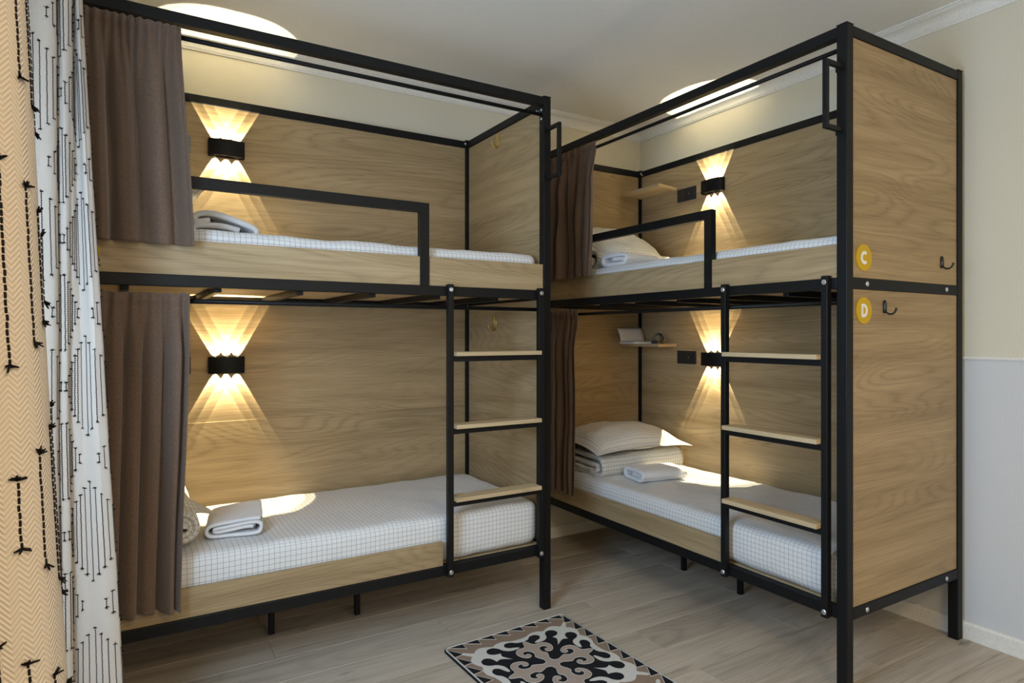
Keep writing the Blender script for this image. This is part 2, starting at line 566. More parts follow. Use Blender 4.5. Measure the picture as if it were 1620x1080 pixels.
def bunk_bed(mtx, label, seam):
    R = thing('bunk_bed', label, 'bunk bed', None, mtx)
    q = 0.04
    for (x, yb) in ((0, 0), (L - q, 0), (0, Wd - q), (L - q, Wd - q)):
        p = box('post', 'metal', R, x, yb, 0, x + q, yb + q, H, 0.003)
        box('post_cap', 'metal', p, x - .0008, yb - .0008, H, x + q + .0008, yb + q + .0008, H + .004, 0.001)
    # long rails
    for z0, z1 in ((H - .04, H - .001), (ZM0, ZM1), (ZB0, ZB1)):
        box('front_rail', 'metal', R, q, 0.001, z0, L - q, 0.039, z1, 0.0025)
        if z0 > 2:
            box('back_rail', 'metal', R, q, .806, z0, L - q, Wd - .001, z1, 0.0025)
        else:
            box('back_rail', 'metal', R, q, .772, z0 - .012, L - q, .803, z1 - .016, 0.002)
        for xa, xb in ((.001, .03), (L - .03, L - .001)):
            box('end_rail', 'metal', R, xa, q, z0, xb, Wd - q, z1, 0.0025)
    # panels
    box('back_panel', 'panel', R, .022, .812, ZM0 + .01, L - .022, .828, H - .04, .0008)
    if seam:
        box('back_panel', 'panel', R, .022, .812, .8775, L - .022, .828, ZM0 + .0095, .0008)
        box('back_panel', 'panel', R, .022, .8112, ZB0, L - .022, .828, .8770, .0012)
    else:
        box('back_panel', 'panel', R, .022, .812, ZB0, L - .022, .828, ZM0 + .0095, .0008)
    for xa, xb in ((.006, .022), (L - .022, L - .006)):
        box('end_panel', 'panel', R, xa, q, ZM1 + .0008, xb, Wd - q, H - .0408, .0008)
        box('end_panel', 'panel', R, xa, q, ZB1 + .0008, xb, Wd - q, ZM0 - .0008, .0008)
    # front boards
    box('side_board', 'panel', R, q + .0005, .007, ZM1 + .0005, L - q - .0005, .023, 1.613, .001)
    box('side_board', 'panel', R, q + .0005, .007, ZB1 + .0005, 1.428, .023, .404, .001)
    # guard rail
    g = MB()
    g.box(q, .001, 1.797, 1.362, .031, 1.836)
    g.box(1.322, .001, ZM1, 1.362, .031, 1.797)
    link('guard_rail', g.mesh('guard_rail'), 'metal', R)
    # bed bases with cross bars
    box('base_board', 'tread', R, .03, .04, ZM0 + .012, L - .03, .772, ZM0 + .020, 0)
    box('base_board', 'tread', R, .03, .06, ZB1 - .014, L - .03, .772, ZB1 - .004, 0)
    xk = .255
    while xk < L - .1:
        box('cross_bar', 'metal', R, xk, .039, ZM0 - .014, xk + .025, .775, ZM0 + .011, .002)
        box('cross_bar', 'metal', R, xk, .039, ZB1 - .038, xk + .025, .775, ZB1 - .0125, .002)
        xk += .2875
    for xs in (.795, 1.17):
        box('support_leg', 'metal', R, xs, .40, 0, xs + .024, .424, ZB1 - .013, .002)
    # curtain rods
    for zr in (2.317, 1.402):
        link('curtain_rod', MB().tube([(.03, .022, zr), (L - .03, .022, zr)], .0085, 12).mesh('rod'), 'metal', R, smooth=True)
    # ladder
    ld = MB()
    ld.box(1.438, -.027, .258, 1.463, -.001, 1.499).box(1.897, -.027, .258, 1.922, -.001, 1.499)
    lad = link('ladder', ld.mesh('ladder'), 'metal', R, .002)
    for zt in (1.212, .904, .596):
        box('tread_bar', 'metal', lad, 1.463, -.025, zt - .042, 1.897, -.005, zt - .0185, .0015)
        box('tread', 'tread', lad, 1.4645, -.052, zt - .018, 1.8955, .022, zt, .002)
    for xb in (1.4505, 1.9095):
        for zb in (1.4755, .279):
            mb = MB()
            disc(mb, (xb, -.027, zb), (0, -1, 0), .0095, .004)
            link('bolt', mb.mesh('bolt'), 'steel', lad, smooth=False)
    # grab handle on the front right post
    hd = MB()
    hx = L - .02
    hd.box(hx - .008, -.103, 2.009, hx + .008, -.085, 2.252)
    hd.box(hx - .008, -.085, 2.236, hx + .008, .0, 2.252).box(hx - .008, -.085, 2.009, hx + .008, .0, 2.025)
    hn = link('grab_handle', hd.mesh('grab_handle'), 'metal', R, .0015)
    for zz in (2.244, 2.017):
        box('handle_clip', 'metal', hn, hx - .022, -.003, zz - .014, hx + .012, .018, zz + .014, .001)
    # bolts in the end rails
    for zb in ((ZM0 + ZM1) / 2, (ZB0 + ZB1) / 2):
        for yb in (.125, .70):
            mb = MB()
            disc(mb, (L - .001, yb, zb), (1, 0, 0), .0095, .005)
            link('bolt', mb.mesh('bolt'), 'steel', R)
    # little cross-head bolts inside the top corner
    for (c, ax) in (((L - .04, .02, 2.338), (-1, 0, 0)), ((L - .04, .02, 2.296), (-1, 0, 0)), ((L - .03, .075, 2.35), (-1, 0, -.2)), ((L - .03, .025, ZM0 + .02), (-1, 0, 0)),
                    ((L - .043, .800, H - .018), (-.3, -1, 0)), ((.043, .800, H - .018), (.3, -1, 0)), ((.055, .800, H - .030), (.3, -1, 0)),
                    ((L - .043, .770, ZM0 - .004), (-.3, -1, 0))):
        mb = MB()
        disc(mb, c, Vector(ax).normalized(), .006, .004, 10)
        link('bolt', mb.mesh('bolt'), 'steel', R)
    return R

bunk_bed(B1, 'black metal and oak bunk bed standing along the back wall, left of the other', True)
bunk_bed(B2, 'black metal and oak bunk bed along the right wall, its end panel facing us', False)

# ------------------------------------------------------------------ wall lamps (two per bunk bed)
def wall_lamp(mtx, x, z, label, power=11.0):
    R = thing('wall_lamp', label, 'wall lamp', 'up and down lamps in the bunks', mtx @ Matrix.Translation((x, .8115, z)))
    w, hh = .078, .039
    outer, inner = [], []
    n = 16
    for i in range(n + 1):
        xx = -w + 2 * w * i / n
        outer.append((xx, -.030 - .016 * (1 - (xx / w) ** 2)))
    inner = [(xx * .974, yy + .002) for xx, yy in outer]
    mb = MB()
    ring_o = [(-w, 0.0)] + outer + [(w, 0.0)]
    ring_i = [(-w * .974, -.002)] + inner + [(w * .974, -.002)]
    k = len(ring_o)
    for i in range(k):
        j = (i + 1) % k
        (ax, ay), (bx, by) = ring_o[i], ring_o[j]
        (cx, cy), (dx, dy) = ring_i[i], ring_i[j]
        mb.face([(ax, ay, -hh), (bx, by, -hh), (bx, by, hh), (ax, ay, hh)])
        mb.face([(dx, dy, -hh), (cx, cy, -hh), (cx, cy, hh), (dx, dy, hh)])
        mb.face([(ax, ay, hh), (bx, by, hh), (dx, dy, hh), (cx, cy, hh)])
        mb.face([(bx, by, -hh), (ax, ay, -hh), (cx, cy, -hh), (dx, dy, -hh)])
    for zc in (0.0,):
        mb.prism(list(reversed(ring_i)), zc - .002, zc + .002)
    link('housing', mb.mesh('housing'), 'black_gloss' if False else 'metal', R)
    for s in (1, -1):
        for dx in (-.047, 0, .047):
            lm = MB().tube([(dx, -.0165, s * .002), (dx, -.0165, s * .006)], .009, 14)
            link('led_lens', lm.mesh('led_lens'), 'led', R)
            d = bpy.data.lights.new('led_beam', 'SPOT')
            d.energy = power
            d.color = (1.0, 0.875, 0.57)
            d.spot_size = radians(57.5)
            d.spot_blend = 0.06
            d.shadow_soft_size = 0.002
            # lens optics: the beam is brightest in a ring near its rim
            d.use_nodes = True
            nt = d.node_tree
            em = nt.nodes['Emission']
            tc = nt.nodes.new('ShaderNodeTexCoord')
            sp = nt.nodes.new('ShaderNodeSeparateXYZ')
            nt.links.new(tc.outputs['Normal'], sp.inputs[0])
            ca = math_n(nt, 'ABSOLUTE', sp.outputs[2])
            rim = math_n(nt, 'MULTIPLY', math_n(nt, 'SUBTRACT', 0.945, ca), 1 / 0.06)
            rim = math_n(nt, 'POWER', math_n(nt, 'MINIMUM', math_n(nt, 'MAXIMUM', rim, 0.0), 1.0), 1.5)
            st = math_n(nt, 'ADD', math_n(nt, 'MULTIPLY', rim, 1.1), 1.0)
            nt.links.new(st, em.inputs['Strength'])
            lo = bpy.data.objects.new('led_beam', d)
            COL.objects.link(lo)
            lo.parent = R
            lo.location = (dx, -.0165, s * .0085)
            tilt = radians(4.0) if s < 0 else 0.0
            dirv = Vector((0, -sin(tilt), s * cos(tilt)))
            lo.rotation_euler = dirv.to_track_quat('-Z', 'Y').to_euler()
    return R

wall_lamp(B1, .677, 2.158, 'curved black up-and-down wall lamp in the upper bunk of the left bed')
wall_lamp(B1, .677, 1.143, 'curved black up-and-down wall lamp in the lower bunk of the left bed')
wall_lamp(B2, .668, 2.170, 'curved black up-and-down wall lamp in the upper bunk of the right bed')
wall_lamp(B2, .668, 1.139, 'curved black up-and-down wall lamp in the lower bunk of the right bed, beside the ladder')

# ------------------------------------------------------------------ sockets
def socket(mtx, x0, z0, label, m):
    R = thing('socket_plate', label, 'socket', 'double socket plates in the bunks', mtx @ Matrix.Translation((x0, .812, z0)))
    box('plate', m, R, 0, -.009, 0, .153, 0, .081, .002)
    box('switch', m, R, .012, -.0125, .010, .072, -.008, .071, .0015)
    box('outlet', m, R, .081, -.0115, .010, .141, -.008, .071, .0015)
    mb = MB()
    mb.tube([(.111, -.013, .0405), (.111, -.0116, .0405)], .0195, 20)
    link('outlet_face', mb.mesh('outlet_face'), 'plastic', R)
    for dx in (-.008, .008):
        mb = MB().tube([(.111 + dx, -.0138, .0405), (.111 + dx, -.012, .0405)], .0025, 8)
        link('pin_hole', mb.mesh('pin_hole'), 'steel' if dx < 0 else 'black_gloss', R)
    return R
socket(B1, .374, 2.120, 'grey socket plate beside the upper lamp of the left bunk bed, half behind the curtain', 'grey_plastic')
socket(B1, .374, 1.104, 'black socket plate beside the lower lamp of the left bunk bed, half behind the curtain', 'plastic')
socket(B2, .374, 2.122, 'black double socket plate beside the upper lamp of the right bunk bed', 'plastic')
socket(B2, .374, 1.103, 'black double socket plate beside the lower lamp of the right bunk bed', 'plastic')

# ------------------------------------------------------------------ corner shelves in the right bunk bed
def shelf(mtx, z, label):
    mb = MB()
    pts = [(.041, .625), (.395, .625), (.368, .806), (.041, .806)]
    n = len(pts)
    mb.prism(pts, z, z + .018)
    o = link('corner_shelf', mb.mesh('corner_shelf'), 'tread', None, .001)
    o.matrix_world = mtx
    tag(o, label, 'shelf', 'corner shelves at the head of the right bunk bed')
    return o
shelf(B2, 2.204, 'small bare oak corner shelf at the head of the upper right bunk')
shelf(B2, 1.209, 'small oak corner shelf of the lower right bunk, carrying papers and a cable')

# booklet and cable on the lower shelf
bk = thing('booklet', 'open white booklet with its cover raised, on the lower corner shelf', 'booklet', None,
           B2 @ Matrix.Translation((.17, .690, 1.2272)) @ Matrix.Rotation(radians(4), 4, 'Z'))
def page(u, v):
    return (-.075 + .15 * u, -.135 + .24 * v, .011 + .004 * sin(u * 3) + .003 * sin(v * 5))
box('pages', 'paper', bk, -.070, -.13, .0, .075, .10, .010, .001)
link('page', grid_mesh('page', page, 6, 8), 'paper', bk, smooth=True, solid=.0012)
def cover(u, v):
    return (-.075 - .035 * u + .008 * sin(u * 3), -.115 + .225 * v, .012 + .088 * u + .004 * v)
link('cover', grid_mesh('cover', cover, 6, 6), 'paper', bk, smooth=True, solid=.0015)

cb = MB()
pts = []
for i in range(120):
    t = i / 119
    a = t * 2 * pi * 3.2
    rr = .033 - .006 * sin(t * 9)
    pts.append((rr * cos(a), .006 * sin(3 * t * 6), .035 + rr * sin(a) * (0.95 - .25 * (t > .6))))
pts += [(.02 + .012 * i, -.012 - .004 * i, .004) for i in range(1, 3)]
cb.tube(pts, .0022, 6)
cable = link('charging_cable', cb.mesh('cable'), 'plastic', None, smooth=True)
cable.matrix_world = B2 @ Matrix.Translation((.315, .700, 1.2265)) @ Matrix.Rotation(radians(25), 4, 'Z')
tag(cable, 'coiled black charging cable lying beside the booklet on the corner shelf', 'cable')
plug = box('plug', 'plastic', cable, -.045, -.012, .001, -.012, .012, .022, .003)

# ------------------------------------------------------------------ hooks
def hook(m, mtx, name, label, group, brass):
    """hook projecting along local -y from a vertical face at y=0, z up"""
    R = thing(name, label, 'hook', group, mtx)
    rr = .0032 if brass else .0036
    mb = MB()
    if not brass:
        mb.tube([(0, -.003, .024), (0, -.004, .012), (0, -.004, -.014), (0, -.003, -.024)], [.004, .0075, .0075, .005], 10)
        link('hook_plate', mb.mesh('hook_plate'), m, R, smooth=True)
        hk = MB()
        pts = []
        for i in range(15):
            t = i / 14
            a = radians(200 + 150 * t)
            pts.append((.0, -.026 + .0 - .024 * cos(a) * -1 - .000, 0))
        pts = [(0, -.004, -.012), (0, -.010, -.022), (0, -.020, -.028), (0, -.031, -.028), (0, -.040, -.022), (0, -.045, -.013), (0, -.046, -.006)]
        hk.tube(pts, [rr, rr, rr, rr, rr, rr * 1.1, rr * 1.35], 8)
        link('prong', hk.mesh('prong'), m, R, smooth=True)
    else:
        loop = [(0.009 * sin(a), -.004, .020 + .034 * cos(a)) for a in [2 * pi * i / 20 for i in range(21)]]
        mb.tube(loop, rr, 6)
        link('hook_plate', mb.mesh('hook_plate'), m, R, smooth=True)
        for sgn in (1, -1):
            hk = MB()
            pts = [(0, -.004, -.012), (.005 * sgn, -.015, -.022), (.010 * sgn, -.030, -.021), (.014 * sgn, -.045, -.010), (.017 * sgn, -.056, .006)]
            if sgn < 0:
                pts = [(a, b * .6, c) for a, b, c in pts]
            hk.tube(pts, rr, 6)
            link('prong', hk.mesh('prong'), m, R, smooth=True)
    return R
# inside the foot panel of the left bed (face normal is local -x)
inn = Matrix.Rotation(radians(-90), 4, 'Z')
hook('brass', B1 @ Matrix.Translation((L - .022, .455, 2.292)) @ inn, 'coat_hook', 'brass wire hook inside the end panel of the upper left bunk', 'brass hooks', True)
hook('brass', B1 @ Matrix.Translation((L - .022, .484, 1.330)) @ inn, 'coat_hook', 'brass wire hook inside the end panel of the lower left bunk', 'brass hooks', True)
out = Matrix.Rotation(radians(90), 4, 'Z')
hook('black_gloss', B2 @ Matrix.Translation((L - .006, .668, 1.582)) @ out, 'coat_hook', 'black hook at the back edge of the end panel, right of the C badge', 'black hooks', False)
hook('black_gloss', B2 @ Matrix.Translation((L - .006, .246, 1.390)) @ out, 'coat_hook', 'black hook on the end panel just right of the D badge', 'black hooks', False)

# ------------------------------------------------------------------ lettered badges
def badge(mtx, letter, label):
    """disc in local xz plane facing -y"""
    R = thing('letter_badge', label, 'badge', 'yellow letter badges on the bunks', mtx)
    mb = MB()
    mb.tube([(0, 0, 0), (0, -.003, 0), (0, -.004, 0)], [.049, .049, .0478], 48)
    link('badge_disc', mb.mesh('badge_disc'), 'acrylic', R)
    if not letter:
        return R
    lt = MB()
    polys = []
    if letter == 'C':
        ro, ri, n = .0245, .0125, 26
        po = [(ro * .93 * cos(radians(48 + 264 * i / n)), ro * sin(radians(48 + 264 * i / n))) for i in range(n + 1)]
        pi_ = [(ri * .93 * cos(radians(44 + 272 * i / n)), ri * sin(radians(44 + 272 * i / n))) for i in range(n + 1)]
        for i in range(n):
            polys.append([po[i], po[i + 1], pi_[i + 1], pi_[i]])
    else:
        h, t = .0245, .0115
        n = 16
        x0 = -.019
        cx = -.004
        polys.append([(x0, -h), (x0 + t, -h), (x0 + t, h), (x0, h)])
        oa = [(cx + .0245 * cos(radians(-90 + 180 * i / n)), h * sin(radians(-90 + 180 * i / n))) for i in range(n + 1)]
        ia = [(cx + .0125 * cos(radians(-90 + 180 * i / n)), (h - .0115) * sin(radians(-90 + 180 * i / n))) for i in range(n + 1)]
        for i in range(n):
            polys.append([oa[i], oa[i + 1], ia[i + 1], ia[i]])
        polys.append([(x0 + t, -h), (cx, -h), (cx, -h + .0115), (x0 + t, -h + .0115)])
        polys.append([(x0 + t, h - .0115), (cx, h - .0115), (cx, h), (x0 + t, h)])
    for p in polys:
        f = [(a, -.0048, b) for a, b in p]
        lt.face(f)
        kk = len(f)
        for i in range(kk):
            a, b = f[i], f[(i + 1) % kk]
            lt.face([a, b, (b[0], -.0035, b[2]), (a[0], -.0035, a[2])])
    link('letter', lt.mesh('letter'), 'letter', R)
    return R
badge(B2 @ Matrix.Translation((L - .006, .112, 1.566)) @ out, 'C', 'round yellow badge with a white letter C on the end panel')
badge(B2 @ Matrix.Translation((L - .006, .112, 1.373)) @ out, 'D', 'round yellow badge with a white letter D below the C badge')
badge(B1 @ Matrix.Translation((.150, .007, 1.557)), '', 'round yellow badge on the left bed side board, mostly hidden by the patterned curtain')

# ------------------------------------------------------------------ brown bunk curtains
def bunk_curtain(mtx, x0, x1, xb0, xb1, zt, zb, seed, label, folds=6, amp=.026, edge_drop=0.0, hem=0.012):
    rnd = random.Random(seed)
    # irregular folds: phase as monotone function of u
    ks = [rnd.uniform(.5, 1.6) for _ in range(folds)]
    tot = sum(ks)
    cuts = [0]
    for kk in ks:
        cuts.append(cuts[-1] + kk / tot)
    amps = [rnd.uniform(.4, 1.25) for _ in range(folds + 1)]
    gath = [(rnd.uniform(22, 62), rnd.uniform(0, 6), rnd.uniform(.5, 1)) for _ in range(4)]
    zr = zt - .022
    def fold(u):
        for i in range(folds):
            if u <= cuts[i + 1] or i == folds - 1:
                t = (u - cuts[i]) / (cuts[i + 1] - cuts[i])
                c = -cos(2 * pi * t)
                # sharpen the ridges
                c = math.copysign(abs(c) ** .8, c)
                return c * (amps[i] * (1 - t) + amps[i + 1] * t), t
    def fn(u, v):
        vv = v ** 1.0
        z = zt + (zb - zt) * v
        s = sm((zt - z - .02) / .22)
        xa = x0 + (xb0 - x0) * v
        xb = x1 + (xb1 - x1) * sm(v * .9)
        f, t = fold(u)
        wob = .022 * noise.noise(Vector((u * 4, v * 2.6, seed))) + .008 * noise.noise(Vector((u * 11, v * 3.5, seed + 4)))
        # lateral overlap of folds
        x = xa + (xb - xa) * u + s * .010 * sin(2 * pi * t + 1.0) * (1 if 0.02 < u < .98 else 0)
        g = sum(a * sin(fq * u * 2 + p + .5 * sin(v * 9)) for fq, p, a in gath) / 3
        y = -.010 + (s * amp * f * (.8 + .35 * v)) + (1 - s * .80) * .016 * g + wob * s - .016 * s
        # pocket around the rod, ruffle above
        d = (z - zr) / .013
        if abs(d) < 1.6:
            y -= .012 * (1 - (d / 1.6) ** 2) - .004
        if z > zr + .012:
            y += .008 * g
            z += .005 * g
        z += hem * .6 * f * v * v * .5 - edge_drop * u * v
        z += .004 * noise.noise(Vector((u * 9, 3, seed))) * v
        return (x, y, z)
    nu, nv = 120, 110
    me = grid_mesh('bunk_curtain', fn, nu, nv, lambda a, b: (a, b))
    o = link('bunk_curtain', me, 'brown', None, smooth=True, solid=.0022)
    o.matrix_world = mtx
    tag(o, label, 'curtain', 'brown bunk curtains')
    return o
bunk_curtain(B1, .045, .433, .045, .472, 2.340, 1.600, 3, 'brown gathered curtain of the upper bunk on the left bed, behind the patterned curtain', 5, .030, .012)
bunk_curtain(B1, .045, .460, .045, .428, 1.426, .355, 11, 'long brown gathered curtain of the lower bunk on the left bed', 7, .030, 0)
bunk_curtain(B2, .045, .575, .045, .560, 2.340, 1.606, 5, 'brown gathered curtain of the upper bunk on the right bed', 7, .026, 0)
bunk_curtain(B2, .045, .415, .045, .425, 1.426, .375, 8, 'long brown gathered curtain of the lower bunk on the right bed', 6, .022, 0)

# ------------------------------------------------------------------ mattresses with fitted checked sheets
def soft_box(name, sx, sy, sz, rr, m, seed, wr=.003, n=56, sag=0.0):
    bm = bmesh.new()
    def ax(s, step):
        k = max(4, int(s / step))
        base = [i / k * s for i in range(k + 1)]
        ex = [rr * .15, rr * .4, rr * .7]
        return sorted(set([round(a, 5) for a in base + ex + [s - e for e in ex]]))
    xs, ys, zs = ax(sx, .03), ax(sy, .03), ax(sz, .025)
    vm = {}
    def V(x, y, z):
        key = (x, y, z)
        if key not in vm:
            cx = min(max(x, rr), sx - rr)
            cy = min(max(y, rr), sy - rr)
            cz = min(max(z, rr), sz - rr)
            d = Vector((x - cx, y - cy, z - cz))
            p = Vector((cx, cy, cz))
            if d.length > 0:
                mx = max(abs(d.x), abs(d.y), abs(d.z))
                p = p + d.normalized() * mx
            nz = noise.noise(Vector((x * 5, y * 7, z * 4 + seed))) + .6 * noise.noise(Vector((x * 14, y * 17, z * 20 + seed)))
            dirn = (p - Vector((sx / 2 if False else cx, cy, cz)))
            if dirn.length > 1e-6:
                p += dirn.normalized() * nz * wr
            else:
                p += Vector((0, 0, 0))
            if z > sz * .5:
                p.z += nz * wr
            # pulled-in lower hem
            if z < sz * .3 and (y < rr or x > sx - rr):
                p.y += .010 * (1 - z / (sz * .3)) * (1 if y < rr else 0)
                p.z += .006 * noise.noise(Vector((x * 9, y * 9, seed)))
            vm[key] = bm.verts.new(p)
        return vm[key]
    ul = bm.loops.layers.uv.new('UVMap')
    def quad(a, b, c, d, uv):
        f = bm.faces.new((V(*a), V(*b), V(*c), V(*d)))
        f.smooth = True
        for lp, t in zip(f.loops, uv):
            lp[ul].uv = t
    for i in range(len(xs) - 1):
        for j in range(len(ys) - 1):
            a, b, c, d = xs[i], xs[i + 1], ys[j], ys[j + 1]
            quad((a, c, sz), (b, c, sz), (b, d, sz), (a, d, sz), [(a, c), (b, c), (b, d), (a, d)])
            quad((a, c, 0), (a, d, 0), (b, d, 0), (b, c, 0), [(a, c), (a, d), (b, d), (b, c)])
        for j in range(len(zs) - 1):
            a, b, c, d = xs[i], xs[i + 1], zs[j], zs[j + 1]
            quad((a, 0, c), (b, 0, c), (b, 0, d), (a, 0, d), [(a, c - sz), (b, c - sz), (b, d - sz), (a, d - sz)])
            quad((a, sy, c), (a, sy, d), (b, sy, d), (b, sy, c), [(a, c), (a, d), (b, d), (b, c)])
    for i in range(len(ys) - 1):
        for j in range(len(zs) - 1):
            a, b, c, d = ys[i], ys[i + 1], zs[j], zs[j + 1]
            quad((0, a, c), (0, a, d), (0, b, d), (0, b, c), [(c, a), (d, a), (d, b), (c, b)])
            quad((sx, a, c), (sx, b, c), (sx, b, d), (sx, a, d), [(a, c), (b, c), (b, d), (a, d)])
    me = bpy.data.meshes.new(name)
    bm.to_mesh(me)
    bm.free()
    me.materials.append(M[m])
    return me
def mattress(mtx, x, y, z, sx, sy, sz, seed, label, wr=.003):
    o = bpy.data.objects.new('mattress', soft_box('mattress', sx, sy, sz, .038, 'sheet', seed, wr))
    COL.objects.link(o)
    o.matrix_world = mtx @ Matrix.Translation((x, y, z))
    tag(o, label, 'mattress', 'mattresses in fine-checked sheets')
    return o
mattress(B1, .065, .032, .3005, 1.868, .738, .204, 1, 'white checked mattress of the lower left bunk, behind the ladder')
mattress(B1, .065, .040, 1.4715, 1.868, .730, .190, 2, 'white checked mattress of the upper left bunk')
mattress(B2, .065, .032, .3005, 1.868, .738, .180, 3, 'white checked mattress of the lower right bunk, in bluish daylight')
mattress(B2, .065, .040, 1.4715, 1.868, .730, .186, 4, 'white checked mattress of the upper right bunk')

# ------------------------------------------------------------------ pillows, duvets, towels
def pillow_mesh(name, w, d, h, seed, flange=.035, droop=0.0, m='duvet'):
    """lies in xy, centred; thickness h"""
    def prof(a):
        # 0 at rim, 1 at centre
        return (1 - abs(a) ** 2.6)
    def side(sgn):
        def fn(u, v):
            a, b = 2 * u - 1, 2 * v - 1
            fx, fy = 1 - 2 * flange / w, 1 - 2 * flange / d
            aa, bb = min(1, abs(a) / fx), min(1, abs(b) / fy)
            t = max(0, prof(aa)) * max(0, prof(bb))
            t = t ** .55
            nz = noise.noise(Vector((a * 2.2, b * 2.2, seed + sgn))) * .012 + noise.noise(Vector((a * 6, b * 5, seed))) * .005
            pinch = 1 - .05 * (abs(a) ** 2) * (1 - abs(b) ** 2)
            x = a * w / 2 * (1 - .045 * (1 - b * b) * abs(a) ** 3)
            y = b * d / 2 * (1 - .045 * (1 - a * a) * abs(b) ** 3)
            z = sgn * (h / 2 * t * (1 if sgn > 0 else .8)) + nz * (t + .35) 
            z -= droop * (abs(a) ** 3 + abs(b) ** 3) * .5
            z += sgn * .001
            return (x, y, z)
        return fn
    n = 40
    v, f, uv = [], [], []
    for sgn in (1, -1):
        base = len(v)
        fn = side(sgn)
        for j in range(n + 1):
            for i in range(n + 1):
                v.append(fn(i / n, j / n))
        for j in range(n):
            for i in range(n):
                a = base + j * (n + 1) + i
                q = (a, a + 1, a + n + 2, a + n + 1)
                c = [(i, j), (i + 1, j), (i + 1, j + 1), (i, j + 1)]
                if sgn < 0:
                    q, c = tuple(reversed(q)), list(reversed(c))
                f.append(q)
                uv += [(p[0] / n * w * 1.08, p[1] / n * d * 1.08) for p in c]
    # rim
    N1 = (n + 1) * (n + 1)
    rim = [i for i in range(n)] + [n + (n + 1) * j for j in range(n)] + [(n + 1) * n + n - i for i in range(n)] + [(n + 1) * (n - j) for j in range(n)]
    for k in range(len(rim)):
        a, b = rim[k], rim[(k + 1) % len(rim)]
        f.append((b, a, N1 + a, N1 + b))
        uv += [(0, 0)] * 4
    me = bpy.data.meshes.new(name)
    me.from_pydata(v, [], f)
    ul = me.uv_layers.new(name='UVMap')
    for k, c in enumerate(uv):
        ul.data[k].uv = c
    bm = bmesh.new()
    bm.from_mesh(me)
    bmesh.ops.recalc_face_normals(bm, faces=bm.faces)
    bm.to_mesh(me)
    bm.free()
    for p in me.polygons:
        p.use_smooth = True
    me.materials.append(M[m])
    return me

def pillow(mtx, loc, rot, w, d, h, seed, label, droop=0.02):
    o = bpy.data.objects.new('pillow', pillow_mesh('pillow', w, d, h, seed, .035, droop))
    COL.objects.link(o)
    o.matrix_world = mtx @ Matrix.Translation(loc) @ (Matrix.Rotation(radians(rot[2]), 4, 'Z') @ Matrix.Rotation(radians(rot[1]), 4, 'Y') @ Matrix.Rotation(radians(rot[0]), 4, 'X'))
    tag(o, label, 'pillow', 'checked pillows')
    return o

def smooth_path(pts, sub=6):
    P = [Vector((a, b, 0)) for a, b in pts]
    out = []
    for i in range(len(P) - 1):
        p0, p1, p2, p3 = P[max(i - 1, 0)], P[i], P[i + 1], P[min(i + 2, len(P) - 1)]
        for k in range(sub):
            t = k / sub
            q = .5 * ((2 * p1) + (p2 - p0) * t + (2 * p0 - 5 * p1 + 4 * p2 - p3) * t * t + (3 * p1 - p0 - 3 * p2 + p3) * t ** 3)
            out.append((q.x, q.y))
    out.append((P[-1].x, P[-1].y))
    return out

